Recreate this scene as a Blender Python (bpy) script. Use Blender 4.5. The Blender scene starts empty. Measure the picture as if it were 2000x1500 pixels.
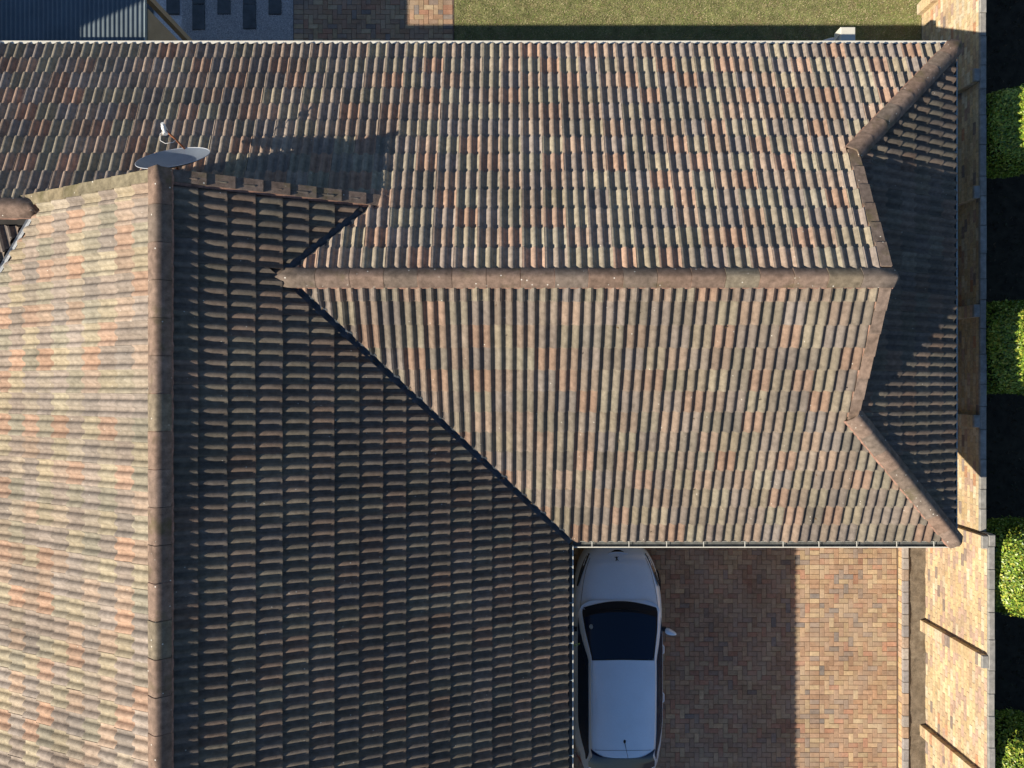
import bpy, math, random
import numpy as np
from mathutils import Vector, Matrix
random.seed(7); rng = np.random.default_rng(7)
S = bpy.context.scene
COL = S.collection

# ---------------- camera, sky, sun, exposure ----------------
F_PX, CAM_H = 1386.0, 14.8
cd = bpy.data.cameras.new("camera"); cam = bpy.data.objects.new("camera", cd); COL.objects.link(cam)
cd.sensor_width = 36.0; cd.lens = F_PX/2000*36; cd.clip_start = .1; cd.clip_end = 2000
cam.location = (0, 0, CAM_H); cam.rotation_euler = (0, 0, 0); S.camera = cam
SUNV = Vector((-1.40, -.58, 1.0)).normalized()          # towards the sun
w = bpy.data.worlds.new("World"); S.world = w; w.use_nodes = True
nt = w.node_tree; bg = nt.nodes["Background"]
sky = nt.nodes.new("ShaderNodeTexSky"); sky.sky_type = 'NISHITA'; sky.sun_disc = False
sky.sun_elevation = math.asin(SUNV.z); sky.sun_rotation = math.atan2(SUNV.x, SUNV.y) % (2*math.pi)
sky.air_density = 1.0; sky.dust_density = .4; sky.ozone_density = 5.0
nt.links.new(sky.outputs[0], bg.inputs[0]); bg.inputs[1].default_value = .066
sd = bpy.data.lights.new("sun", 'SUN'); sun = bpy.data.objects.new("sun", sd); COL.objects.link(sun)
sd.energy = 5.0; sd.angle = math.radians(.55); sd.color = (1.0, .89, .74)
sun.rotation_euler = SUNV.to_track_quat('Z', 'Y').to_euler()
S.view_settings.view_transform = 'Standard'; S.view_settings.look = 'None'
S.view_settings.gamma = 1; S.view_settings.use_curve_mapping = False
S.view_settings.exposure = 0.7
S.render.engine = 'CYCLES'

# ---------------- helpers ----------------
def tag(o, label=None, cat=None, group=None, kind=None):
    if label: o['label'] = label
    if cat: o['category'] = cat
    if group: o['group'] = group
    if kind: o['kind'] = kind
    return o
def empty(name, loc=(0, 0, 0)):
    o = bpy.data.objects.new(name, None); COL.objects.link(o); o.location = loc
    o.empty_display_size = .2
    return o
def setparent(o, p):
    o.parent = p
    if p is not None: o.matrix_parent_inverse = p.matrix_world.inverted() if p.type != 'EMPTY' else Matrix.Translation(-p.location)
def link(name, me, parent=None, M=None):
    o = bpy.data.objects.new(name, me); COL.objects.link(o)
    if M is not None: o.matrix_world = M
    if parent is not None: setparent(o, parent)
    return o

class MB:
    """collects polygons with an optional tint and smooth flag, links them as one mesh"""
    def __init__(s): s.v = []; s.f = []; s.c = []; s.s = []
    def add(s, verts, faces, col=(1, 1, 1), smooth=False):
        n = len(s.v); s.v.extend([tuple(p) for p in verts])
        for i, f in enumerate(faces):
            s.f.append(tuple(k+n for k in f)); s.c.append(col)
            s.s.append(smooth[i] if isinstance(smooth, (list, tuple)) else smooth)
    def poly(s, pts, col=(1, 1, 1), smooth=False):
        s.add(pts, [tuple(range(len(pts)))], col, smooth)
    def box(s, a, b, col=(1, 1, 1), M=None, bottom=True):
        x0, y0, z0 = a; x1, y1, z1 = b
        v = [(x0,y0,z0),(x1,y0,z0),(x1,y1,z0),(x0,y1,z0),(x0,y0,z1),(x1,y0,z1),(x1,y1,z1),(x0,y1,z1)]
        if M is not None: v = [tuple(M @ Vector(p)) for p in v]
        f = [(4,5,6,7),(0,1,5,4),(1,2,6,5),(2,3,7,6),(3,0,4,7)]
        if bottom: f.append((3,2,1,0))
        s.add(v, f, col)
    def chbox(s, a, b, ch, col=(1,1,1), M=None):
        """box with a chamfered top edge"""
        x0, y0, z0 = a; x1, y1, z1 = b
        v = [(x0,y0,z0),(x1,y0,z0),(x1,y1,z0),(x0,y1,z0),(x0,y0,z1-ch),(x1,y0,z1-ch),(x1,y1,z1-ch),(x0,y1,z1-ch),
             (x0+ch,y0+ch,z1),(x1-ch,y0+ch,z1),(x1-ch,y1-ch,z1),(x0+ch,y1-ch,z1)]
        if M is not None: v = [tuple(M @ Vector(p)) for p in v]
        s.add(v, [(8,9,10,11),(4,5,9,8),(5,6,10,9),(6,7,11,10),(7,4,8,11),(0,1,5,4),(1,2,6,5),(2,3,7,6),(3,0,4,7)], col)
    def tube(s, pts, r, n=8, col=(1,1,1), cap=True):
        pts = [Vector(p) for p in pts]; rings = []
        rr = r if isinstance(r, (list, tuple)) else [r]*len(pts)
        for i, p in enumerate(pts):
            d = (pts[min(i+1, len(pts)-1)] - pts[max(i-1, 0)]).normalized()
            a = d.cross(Vector((0,0,1)));
            if a.length < .01: a = d.cross(Vector((0,1,0)))
            a.normalize(); b = d.cross(a)
            rings.append([p + (a*math.cos(2*math.pi*k/n) + b*math.sin(2*math.pi*k/n))*rr[i] for k in range(n)])
        v = [q for r_ in rings for q in r_]; f = []
        for i in range(len(pts)-1):
            for k in range(n):
                f.append((i*n+k, i*n+(k+1) % n, (i+1)*n+(k+1) % n, (i+1)*n+k))
        sm = [True]*len(f)
        if cap:
            f.append(tuple(reversed(range(n)))); f.append(tuple((len(pts)-1)*n+k for k in range(n))); sm += [False, False]
        s.add(v, f, col, sm)
    def sphere(s, c, r, col=(1,1,1), nu=10, nv=7):
        c = Vector(c); r = r if isinstance(r, (tuple, list)) else (r, r, r); v = []; f = []
        for j in range(nv+1):
            t = math.pi*j/nv
            for i in range(nu):
                p = 2*math.pi*i/nu
                v.append((c.x+r[0]*math.sin(t)*math.cos(p), c.y+r[1]*math.sin(t)*math.sin(p), c.z+r[2]*math.cos(t)))
        for j in range(nv):
            for i in range(nu):
                f.append((j*nu+i, (j+1)*nu+i, (j+1)*nu+(i+1) % nu, j*nu+(i+1) % nu))
        s.add(v, f, col, True)
    def grid(s, nu, nv, fn, col=(1,1,1), flip=False, smooth=True):
        v = [fn(i/(nu-1), j/(nv-1)) for j in range(nv) for i in range(nu)]
        f = []
        for j in range(nv-1):
            for i in range(nu-1):
                q = (j*nu+i, j*nu+i+1, (j+1)*nu+i+1, (j+1)*nu+i)
                f.append(tuple(reversed(q)) if flip else q)
        s.add(v, f, col, smooth)
    def mesh(s, name, m):
        me = bpy.data.meshes.new(name); me.from_pydata(s.v, [], s.f)
        ca = me.color_attributes.new('tint', 'FLOAT_COLOR', 'CORNER')
        arr = np.ones((len(me.loops), 4), np.float32)
        lens = np.array([len(f) for f in s.f]); arr[:, :3] = np.repeat(np.array(s.c, np.float32).reshape(-1, 3), lens, axis=0)
        ca.data.foreach_set('color', arr.ravel())
        me.polygons.foreach_set('use_smooth', s.s)
        me.materials.append(m); me.update()
        return me
    def build(s, name, m, parent=None):
        return link(name, s.mesh(name, m), parent)

def np_mesh(name, verts, faces, cols, m):
    """numpy quads/tris -> mesh; cols one per face"""
    me = bpy.data.meshes.new(name); k = faces.shape[1]; nf = len(faces)
    me.vertices.add(len(verts)); me.vertices.foreach_set('co', verts.astype(np.float32).ravel())
    me.loops.add(nf*k); me.loops.foreach_set('vertex_index', faces.astype(np.int32).ravel())
    me.polygons.add(nf); me.polygons.foreach_set('loop_start', np.arange(0, nf*k, k, dtype=np.int32))
    me.polygons.foreach_set('loop_total', np.full(nf, k, np.int32))
    me.update(calc_edges=True)
    ca = me.color_attributes.new('tint', 'FLOAT_COLOR', 'CORNER')
    arr = np.ones((nf*k, 4), np.float32); arr[:, :3] = np.repeat(cols, k, axis=0)
    ca.data.foreach_set('color', arr.ravel()); me.materials.append(m); me.validate(); return me

def material(name, base=None, rough=.85, spec=.3, metal=0., mottle=.25, mscale=6., fine=.15, fscale=120.,
             bump=.2, bscale=90., stain=None, stain_scale=2.5, stain_lo=.5, stain_hi=.7, dots=None, dot_scale=14, dot_size=.07,
             randv=.0, drift=0., coat=0., trans=0.):
    m = bpy.data.materials.new(name); m.use_nodes = True; n = m.node_tree.nodes; L = m.node_tree.links
    P = n["Principled BSDF"]; P.inputs['Roughness'].default_value = rough; P.inputs['Metallic'].default_value = metal
    P.inputs['Specular IOR Level'].default_value = spec
    if coat: P.inputs['Coat Weight'].default_value = coat; P.inputs['Coat Roughness'].default_value = .04
    geo = n.new('ShaderNodeNewGeometry')
    at = n.new('ShaderNodeAttribute'); at.attribute_name = 'tint'
    cur = at.outputs['Color']
    if base is not None:
        mx = n.new('ShaderNodeMix'); mx.data_type = 'RGBA'; mx.blend_type = 'MULTIPLY'; mx.inputs[0].default_value = 1
        L.new(cur, mx.inputs[6]); mx.inputs[7].default_value = (*base, 1); cur = mx.outputs[2]
    def noise(sc, det=4, ro=.6):
        t = n.new('ShaderNodeTexNoise'); t.inputs['Scale'].default_value = sc; t.inputs['Detail'].default_value = det
        t.inputs['Roughness'].default_value = ro; L.new(geo.outputs['Position'], t.inputs['Vector']); return t.outputs['Fac']
    def rng_(src, a, b, c, d):
        r = n.new('ShaderNodeMapRange'); r.inputs[1].default_value = a; r.inputs[2].default_value = b
        r.inputs[3].default_value = c; r.inputs[4].default_value = d; L.new(src, r.inputs[0]); return r.outputs[0]
    def mulv(cur, v):
        mx = n.new('ShaderNodeMix'); mx.data_type = 'RGBA'; mx.blend_type = 'MULTIPLY'; mx.inputs[0].default_value = 1
        L.new(cur, mx.inputs[6]); L.new(v, mx.inputs[7]); return mx.outputs[2]
    def mixc(cur, fac, c):
        mx = n.new('ShaderNodeMix'); mx.data_type = 'RGBA'
        L.new(fac, mx.inputs[0]); L.new(cur, mx.inputs[6]); mx.inputs[7].default_value = (*c, 1); return mx.outputs[2]
    if mottle: cur = mulv(cur, rng_(noise(mscale), .3, .7, 1-mottle, 1+mottle*.8))
    if drift: cur = mulv(cur, rng_(noise(.9, 3), .35, .65, 1-drift, 1+drift))
    if fine: cur = mulv(cur, rng_(noise(fscale, 2), .3, .7, 1-fine, 1+fine))
    if randv:
        oi = n.new('ShaderNodeObjectInfo'); cur = mulv(cur, rng_(oi.outputs['Random'], 0, 1, 1-randv, 1+randv))
    if stain is not None:
        cur = mixc(cur, rng_(noise(stain_scale, 6, .65), stain_lo, stain_hi, 0, .85), stain)
    if dots is not None:
        vo = n.new('ShaderNodeTexVoronoi'); vo.inputs['Scale'].default_value = dot_scale
        L.new(geo.outputs['Position'], vo.inputs['Vector'])
        near = rng_(vo.outputs['Distance'], dot_size, dot_size*1.5, 1, 0)
        sep = n.new('ShaderNodeSeparateColor'); L.new(vo.outputs['Color'], sep.inputs[0])
        keep = rng_(sep.outputs[0], .80, .82, 0, 1)
        mu = n.new('ShaderNodeMath'); mu.operation = 'MULTIPLY'; L.new(near, mu.inputs[0]); L.new(keep, mu.inputs[1])
        cur = mixc(cur, mu.outputs[0], dots)
    L.new(cur, P.inputs['Base Color'])
    if bump:
        bp = n.new('ShaderNodeBump'); bp.inputs['Strength'].default_value = bump; bp.inputs['Distance'].default_value = .006
        L.new(noise(bscale, 4, .7), bp.inputs['Height']); L.new(bp.outputs[0], P.inputs['Normal'])
    if trans:
        P.inputs['Transmission Weight'].default_value = trans
    return m

M_TILE = material('concrete_tile', rough=.9, spec=.2, mottle=.28, mscale=13, fine=.18, fscale=150, bump=.4, bscale=160,
                  stain=(.10,.09,.065), stain_scale=9, stain_lo=.62, stain_hi=.86, dots=(.62,.6,.52), dot_scale=11, dot_size=.055, randv=.07, drift=.12)
M_RIDGE = material('ridge_concrete', rough=.92, spec=.2, mottle=.38, mscale=11, fine=.22, fscale=130, bump=.5, bscale=120,
                   stain=(.09,.083,.028), stain_scale=2.6, stain_lo=.56, stain_hi=.78, dots=(.7,.68,.6), dot_scale=15, dot_size=.10)
M_MORTAR = material('bedding_mortar', (.30,.175,.13), rough=.95, mottle=.25, mscale=20, bump=.8, bscale=60)
M_DECK = material('roof_deck', (.03,.028,.026), rough=.95)
M_VALLEY = material('valley_metal', (.05,.062,.075), rough=.45, spec=.5, metal=.3, mottle=.35, mscale=14, bump=.1)
M_LEAD = material('lead_flashing', (.30,.32,.34), rough=.6, mottle=.3, mscale=30)
M_GUTTER = material('gutter_paint', (.60,.59,.52), rough=.4, spec=.5, mottle=.08, mscale=5, fine=.05, bump=0,
                    stain=(.25,.24,.18), stain_scale=6, stain_lo=.62, stain_hi=.8)
M_GUTTERG = material('gutter_steel', (.30,.37,.38), rough=.4, spec=.5, mottle=.12, bump=0)
M_PLASTER = material('beige_plaster', (.45,.36,.24), rough=.9, mottle=.12, mscale=4, bump=.3)
M_PAVER = material('clay_paver', rough=.9, spec=.2, mottle=.2, mscale=12, fine=.2, fscale=90, bump=.4, bscale=120,
                   stain=(.37,.29,.215), stain_scale=1.6, stain_lo=.46, stain_hi=.8, randv=.06, drift=.12)
M_SAND = material('joint_sand', (.15,.11,.08), rough=1, mottle=.3, mscale=10)
M_BRICK = material('face_brick', rough=.9, spec=.2, mottle=.22, mscale=16, fine=.18, fscale=110, bump=.4, bscale=120,
                   stain=(.22,.14,.10), stain_scale=20, stain_lo=.60, stain_hi=.72, randv=.05, drift=.10)
M_JOINT = material('wall_mortar', (.40,.34,.25), rough=1, mottle=.2, mscale=15)
M_COPING = material('coping_mortar', (.27,.26,.235), rough=.95, mottle=.3, mscale=9, bump=.6, bscale=50,
                    stain=(.2,.2,.19), stain_scale=5, stain_lo=.5, stain_hi=.75)
M_SOIL = material('bed_soil', (.155,.125,.09), rough=1, mottle=.35, mscale=7, fine=.3, fscale=60, bump=1., bscale=45,
                  stain=(.25,.215,.16), stain_scale=5, stain_lo=.56, stain_hi=.75)
M_GUTSHADE = material('gutter_shade', (.11,.115,.11), rough=1, mottle=.4, mscale=12, bump=.5)  # dark tone standing in for the shaded gutter interior
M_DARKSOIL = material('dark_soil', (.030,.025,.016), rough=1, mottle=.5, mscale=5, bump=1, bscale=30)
M_GROUND = material('ground_earth', (.10,.09,.06), rough=1, mottle=.4, mscale=1.5, bump=.5, bscale=20)
M_LAWN = material('lawn_turf', (.19,.19,.08), rough=1, mottle=.4, mscale=4, fine=.4, fscale=70, bump=1, bscale=60,
                  stain=(.22,.17,.09), stain_scale=3, stain_lo=.48, stain_hi=.7)
M_BLADE = material('grass_blade', rough=.8, mottle=.4, mscale=5, fine=0, bump=0)
M_GRAVELBED = material('gravel_bed', (.62,.61,.60), rough=1, mottle=.3, mscale=30)
M_STONE = material('gravel_stone', rough=.8, mottle=.15, mscale=40, fine=0, bump=0)
M_SLATE = material('slate', (.075,.085,.09), rough=.6, mottle=.3, mscale=6, bump=.3, bscale=40)
M_SHEET = material('corrugated_steel', (.095,.125,.145), rough=.5, spec=.5, mottle=.15, mscale=3, bump=0)
M_LEAF = material('shrub_leaf', rough=.42, spec=.5, mottle=.15, mscale=5, fine=0, bump=0)
M_WOOD = material('stem_bark', (.12,.085,.055), rough=.95, mottle=.3, mscale=20)
M_TANK = material('tank_plastic', (.44,.47,.52), rough=.5, mottle=.08, bump=0)
M_DISH = material('dish_metal', (.23,.27,.32), rough=.42, spec=.5, mottle=.08, mscale=8, bump=0)
M_RUST = material('rusty_steel', (.34,.13,.06), rough=.9, mottle=.5, mscale=30)
M_WHITEP = material('white_plastic', (.75,.75,.72), rough=.4, mottle=.05, bump=0)
M_BLACKP = material('black_plastic', (.012,.012,.013), rough=.5, mottle=0, fine=0, bump=0)
M_PAINT = material('car_paint', (.72,.85,.96), rough=.22, spec=.5, mottle=.03, mscale=3, fine=.02, fscale=40, bump=0, coat=1.)
M_GLASS = material('car_glass', (.006,.018,.045), rough=.05, spec=.38, mottle=0, fine=0, bump=0)
M_CHROME = material('chrome', (.6,.6,.6), rough=.15, metal=1, mottle=0, fine=0, bump=0)
M_RED = material('tail_lens', (.35,.012,.01), rough=.15, spec=.6, mottle=0, fine=0, bump=0)
M_LENS = material('head_lens', (.05,.055,.06), rough=.08, spec=.7, mottle=0, fine=0, bump=0)
M_TYRE = material('tyre_rubber', (.015,.015,.015), rough=.9, mottle=.1)
M_STICK = material('sticker_paper', (.35,.42,.42), rough=.5, mottle=.3, mscale=60, bump=0)

def jit(c, a, b=None):
    k = 1+random.uniform(-a, a); h = random.uniform(-a, a)*.22
    return (max(0, c[0]*k*(1+h)), max(0, c[1]*k), max(0, c[2]*k*(1-h)))
def pick(pal):
    r = random.random()*sum(p[0] for p in pal)
    for p in pal:
        r -= p[0]
        if r <= 0: return p[1]
    return pal[-1][1]

# ---------------- ground ----------------
def sheet(name, x0, y0, x1, y1, z, m, kind='structure', n=2):
    b = MB(); b.grid(n, n, lambda u, v: (x0+(x1-x0)*u, y0+(y1-y0)*v, z), smooth=False)
    return tag(b.build(name, m), kind=kind)
sheet('ground', -300, -300, 300, 300, -.075, M_GROUND)
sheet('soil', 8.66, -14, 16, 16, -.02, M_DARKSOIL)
lawn_o = sheet('lawn', -1.20, 5.0, 8.54, 12, -.006, M_LAWN)
gravel_bed = sheet('gravel_path', -8.6, 5.0, -4.57, 12, -.03, M_GRAVELBED)
driveway = sheet('driveway', .6, -12, 8.06, -1.9, -.012, M_SAND)
path = sheet('paved_path', -4.56, 5.0, -1.21, 12, -.012, M_SAND)

# ---------------- clay pavers ----------------
PAV = [(3, (.345,.222,.142)), (3, (.365,.258,.162)), (2, (.315,.218,.150)), (1.2, (.35,.195,.128)), (.6, (.265,.20,.155)), (1.6, (.40,.30,.185)), (.06, (.21,.175,.15))]
U = .1004
def herring(x0, y0, nx, ny, out):
    """90 degree herringbone in unit cells; bricks cut to halves at the region's border"""
    for i in range(-1, nx+1):
        for j in range(-1, ny+1):
            c = (i-j) % 4
            if c == 0: cells = [(i, j), (i+1, j)]
            elif c == 3: cells = [(i, j), (i, j+1)]
            else: continue
            cells = [q for q in cells if 0 <= q[0] < nx and 0 <= q[1] < ny]
            if not cells: continue
            xs = [q[0] for q in cells]; ys = [q[1] for q in cells]
            out.append((x0+min(xs)*U, y0+min(ys)*U, x0+(max(xs)+1)*U, y0+(max(ys)+1)*U))
def bond(x0, y0, dx, dy, n, sx, sy, out):
    for k in range(n): out.append((x0+k*sx, y0+k*sy, x0+k*sx+dx, y0+k*sy+dy))
def lay_pavers(rects, parent, focus, limit=300):
    """each paver near the focus is its own object, the rest one joined part"""
    variants = {}
    def vis(r):
        x, y = (r[0]+r[2])/2, (r[1]+r[3])/2
        return focus(x, y)
    rects = sorted(rects, key=lambda r: vis(r))
    stuff = MB(); n = 0
    for r in rects:
        L_, W_ = r[2]-r[0], r[3]-r[1]; cx, cy = (r[0]+r[2])/2, (r[1]+r[3])/2
        g = .0028; dz = random.uniform(-.003, .0015); a = random.gauss(0, .006)
        Mx = Matrix.Translation((cx+random.gauss(0,.0007), cy+random.gauss(0,.0007), dz)) @ Matrix.Rotation(a, 4, 'Z') @ Matrix.Rotation(random.gauss(0,.004), 4, 'X')
        if n < limit and vis(r) < 50:
            c = random.randrange(len(PAV)*3); key = (round(L_, 3), round(W_, 3), c)
            if random.random() < .5: key = (key[0], key[1], PAVW[c % len(PAVW)])
            if key not in variants:
                b = MB(); b.chbox((-L_/2+g, -W_/2+g, -.05), (L_/2-g, W_/2-g, 0), .004, jit(PAV[key[2] % len(PAV)][1], .14))
                variants[key] = b.mesh('paver', M_PAVER)
            link('paver', variants[key], parent, Mx); n += 1
        else:
            stuff.chbox((-L_/2+g, -W_/2+g, -.05), (L_/2-g, W_/2-g, 0), .004, jit(pick(PAV), .16), Mx)
    if stuff.f:
        tag(stuff.build('paver_field', M_PAVER, parent), kind='stuff')
PAVW = [0, 1, 0, 1, 2, 5]
R = []
herring(.791, -11.4, 54, 90, R)                                   # left of the soldier band
bond(6.215, -11.4, .2, U, 90, 0, U, R)                           # soldier band
herring(6.419, -11.4, 14, 76, R)                                 # right field
bond(7.827, -11.4, .2, U, 76, 0, U, R)                           # right border band
bond(6.419, -11.4+76*U+.002, U, .13, 16, U, 0, R)                # row under the eave
herring(6.419, -11.4+76*U+.135, 16, 12, R)
def foc(x, y):
    if x < 3.15 or y > -3.35 or y < -8.1 or x > 8: return 99
    return abs(x-6.3) + .5*abs(y+5.0)
lay_pavers(R, driveway, foc)
R = []
bond(-4.55, 5.3, .2, U, 60, 0, U, R); herring(-4.348, 5.3, 29, 60, R); bond(-1.434, 5.3, .2, U, 60, 0, U, R)
lay_pavers(R, path, lambda x, y: 99 if y < 7.0 or y > 8.15 else abs(x+2.8))

# ---------------- lawn blades, gravel, stepping stones ----------------
def blades(name, n, x0, x1, y0, y1, z, hmin, hmax, pal, m, wid=.0035):
    x = rng.uniform(x0, x1, n); y = rng.uniform(y0, y1, n); h = rng.uniform(hmin, hmax, n); a = rng.uniform(0, 2*np.pi, n)
    ln = rng.uniform(.3, 1.1, n)*h; d = rng.uniform(0, 2*np.pi, n); w_ = wid*rng.uniform(.7, 1.5, n)
    v = np.zeros((n, 3, 3)); v[:, 0] = np.stack([x-np.cos(a)*w_, y-np.sin(a)*w_, np.full(n, z)], 1)
    v[:, 1] = np.stack([x+np.cos(a)*w_, y+np.sin(a)*w_, np.full(n, z)], 1)
    v[:, 2] = np.stack([x+np.cos(d)*ln*1.3, y+np.sin(d)*ln*1.3, z+h], 1)
    f = np.arange(n*3).reshape(n, 3); pal = np.array(pal); c = pal[(np.clip((.5+.28*np.sin(x*1.7+1)*np.sin(y*3.1)+.12*np.sin(x*5.3+y*4)+rng.normal(0,.22,n)), 0, .999)*len(pal)).astype(int)]*rng.uniform(.75, 1.25, (n, 1))
    return tag(link(name, np_mesh(name, v.reshape(-1, 3), f, c, m)), kind='stuff')
g1 = blades('grass', 90000, -1.2, 8.52, 6.9, 8.9, -.004, .012, .035, [(.16,.23,.055), (.30,.30,.12), (.50,.43,.27), (.13,.20,.04), (.24,.28,.09), (.42,.37,.21)], M_BLADE)
g1['label'] = 'short dry green lawn grass behind the house'; g1['category'] = 'grass'
n = 48000
x = rng.uniform(-6.9, -4.58, n); y = rng.uniform(6.7, 9.0, n); r_ = rng.uniform(.006, .013, n)
base = np.array([(1,0,0),(-.5,.87,0),(-.5,-.87,0),(.1,.1,.9),(-.6,0,-.2)])
vv = []; 
rot = rng.uniform(0, 6.28, n); sq = rng.uniform(.6, 1.3, (n, 3))
bx = base[None]*sq[:, None]; cx_, sx_ = np.cos(rot)[:, None], np.sin(rot)[:, None]
px_ = bx[:, :, 0]*cx_-bx[:, :, 1]*sx_; py_ = bx[:, :, 0]*sx_+bx[:, :, 1]*cx_
V = np.stack([px_*r_[:, None]+x[:, None], py_*r_[:, None]+y[:, None], bx[:, :, 2]*r_[:, None]+rng.uniform(-.022, -.008, n)[:, None]], 2)
fa = np.array([(0,1,3),(1,2,3),(2,0,3)]); Fc = (fa[None]+np.arange(n)[:, None, None]*5).reshape(-1, 3)
pal = np.array([(.84,.82,.78),(.78,.76,.72),(.62,.60,.57),(.86,.84,.80),(.42,.41,.40)]); c = np.repeat(pal[rng.integers(0, 5, n)]*rng.uniform(.8, 1.15, (n, 1)), 3, axis=0)
gr = link('gravel', np_mesh('gravel', V.reshape(-1, 3), Fc, c, M_STONE))
tag(gr, 'pale grey and white gravel around the dark stepping slabs', 'gravel', kind='stuff')
def gx(px): return (px-1000)/93.6
def gy(py): return (750-py)/93.6
for (a, b_, c0, d0) in [(284,299,-30,27),(325.5,350,-22,28),(376,400,9.5,58),(376,400,-40,8.5),(425,450,-22,28),(475,500,9.5,57),(475,500,-40,8.5),(525,549.5,-22,28.5),(425,450,-75,-23),(525,549,-75,-23)]:
    b = MB(); b.chbox((gx(a), gy(d0), -.03), (gx(b_), gy(c0), .012+random.uniform(-.003,.003)), .006)
    b.build('stepping_stone', M_SLATE, gravel_bed)

# ---------------- kerb, soil bed, boundary wall ----------------
wall = empty('boundary_wall', (8.6, -2, 0))
tag(wall, 'stepped yellow face brick boundary wall with piers, beside the clipped shrubs', 'wall')
XW = 8.55; TH = .106; YS = -2.70                        # inner face, thickness, where the top steps up
BR = [(4, (.50,.385,.225)), (3, (.53,.42,.265)), (2, (.46,.34,.22)), (1.2, (.42,.30,.23)), (2, (.56,.48,.34)), (.5, (.26,.21,.18)), (.35, (.44,.25,.15))]
CH = .083; BL = .232
core = MB()
core.box((XW+.006, YS, -.3), (XW+TH-.006, 13, 1.80)); core.box((XW+.006, -13, -.3), (XW+TH-.006, YS, 2.03))
core.build('mortar', M_JOINT, wall)
bricks = []
def course_bricks(y0, y1, ztop, zlow):
    k = 0; z = ztop-CH
    while z > zlow:
        off = (k % 2)*BL/2; y = y0-BL+off
        while y < y1:
            a, b_ = max(y, y0), min(y+BL, y1)
            if b_-a > .03: bricks.append((a+.0065, b_-.0065, z+.005, z+CH-.005))
            y += BL
        z -= CH; k += 1
course_bricks(YS+.001, 12.5, 1.80, -.1); course_bricks(-12.5, YS-.001, 2.03, -.1)
def seen(b_):
    y = (b_[0]+b_[1])/2; z = (b_[2]+b_[3])/2
    if z < .15 or not (-7.0 < y < 7.6): return 99
    if y > -2.7 and y < 5.6 and z < 1.35: return 99
    return abs(y+4.6)*.8+abs(z-1.25)*.5
bricks.sort(key=seen); var = []
for k in range(26):
    b = MB(); b.box((0, -.1095, -.0365), (.05, .1095, .0365), jit(pick(BR), .13)); var.append(b.mesh('brick', M_BRICK))
stuff = MB(); n = 0
for b_ in bricks:
    L_ = b_[1]-b_[0]; cy, cz = (b_[0]+b_[1])/2, (b_[2]+b_[3])/2; pr = random.uniform(-.003, .002)
    if n < 300 and abs(L_-.219) < .002 and seen(b_) < 50:
        link('brick', random.choice(var), wall, Matrix.Translation((XW+pr, cy, cz)) @ Matrix.Rotation(random.gauss(0,.006), 4, 'Z')); n += 1
    else: stuff.box((XW+pr, b_[0], b_[2]), (XW+.05, b_[1], b_[3]), jit(pick(BR), .15))
tag(stuff.build('brickwork', M_BRICK, wall), kind='stuff')
outer = MB(); outer.box((XW+TH-.006, -13, -.3), (XW+TH, YS, 2.03), (.5,.38,.25)); outer.box((XW+TH-.006, YS, -.3), (XW+TH, 13, 1.80), (.5,.38,.25))
outer.build('outer_face', M_BRICK, wall)
def coping(y0, y1, z, x0=XW-.004, x1=XW+TH+.006):
    y = y0
    while y < y1:
        e = min(y+random.uniform(.35,.6), y1); b = MB()
        b.chbox((x0+random.uniform(-.004,.004), y+.003, z), (x1+random.uniform(-.004,.006), e-.003, z+.05+random.uniform(-.006,.006)), .01, jit((1,1,1), .1))
        b.build('coping', M_COPING, wall); y = e
coping(-10, YS-.005, 2.03); coping(YS+.005, 10, 1.80)
for yp in (7.80, 5.65, 3.51, 1.34, -.68, -2.84, -4.99, -7.16, -9.3):
    low = yp < YS; zt = 2.03 if low else 1.80; b = MB(); px0 = XW-.112
    k = 0; z = zt-CH
    b.box((px0+.006, yp-.105, 0), (XW-.001, yp+.105, zt-.004), (.5,.42,.30))
    while z > .0:
        b.box((px0, yp-.111, z+.005), (XW-.002, yp+.111, z+CH-.005), jit(pick(BR), .14)); z -= CH
    b.build('pier', M_BRICK, wall)
    b = MB(); b.chbox((px0-.004, yp-.113, zt), (XW-.006, yp+.113, zt+.05), .01); b.build('pier_cap', M_COPING, wall)
# kerb of bricks on edge
kerb = empty('kerb', (8.1, -6, 0)); kerb['kind'] = 'structure'
kv = []
for k in range(14):
    b = MB(); b.chbox((-.052, -.0385, -.19), (.052, .0385, 0), .005, jit(pick(BR), .15))
    kv.append(b.mesh('brick', M_BRICK))
kb = MB(); kb.box((8.068, -12, -.3), (8.168, -1.9, .165), (.45,.38,.28)); kb.build('mortar', M_JOINT, kerb)
KB = [(2,(.33,.25,.19)),(2,(.31,.28,.25)),(2,(.30,.28,.26)),(1,(.36,.26,.18)),(1,(.28,.26,.25))]
for k in range(46):
    y = -2.2-k*.232-.116
    if y < -12: break
    for kk in range(2):
        b = MB(); ya, yb = (y-.111, y-.003) if kk else (y+.003, y+.111)
        b.box((8.064+random.uniform(-.003,.003), ya, -.02), (8.12, yb, .118), jit(random.choice([(.50,.34,.19),(.46,.36,.24),(.42,.29,.2),(.54,.38,.2)]), .12))
        b.build('brick', M_BRICK, kerb)
    b = MB(); b.chbox((8.060+random.uniform(-.004,.004), y-.112, .122), (8.176, y+.112, .180+random.uniform(-.004,.004)), .006, jit(random.choice(KB)[1], .12))
    b.build('brick', M_BRICK, kerb)
def fs(u, v):
    return (8.17+.385*u, -12+10.1*v, .125+.018*math.sin(v*97+3*u)*math.sin(v*41)+random.uniform(-.006,.008))
b = MB(); b.grid(9, 130, fs); tag(b.build('soil_bed', M_SOIL), kind='structure')

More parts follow.
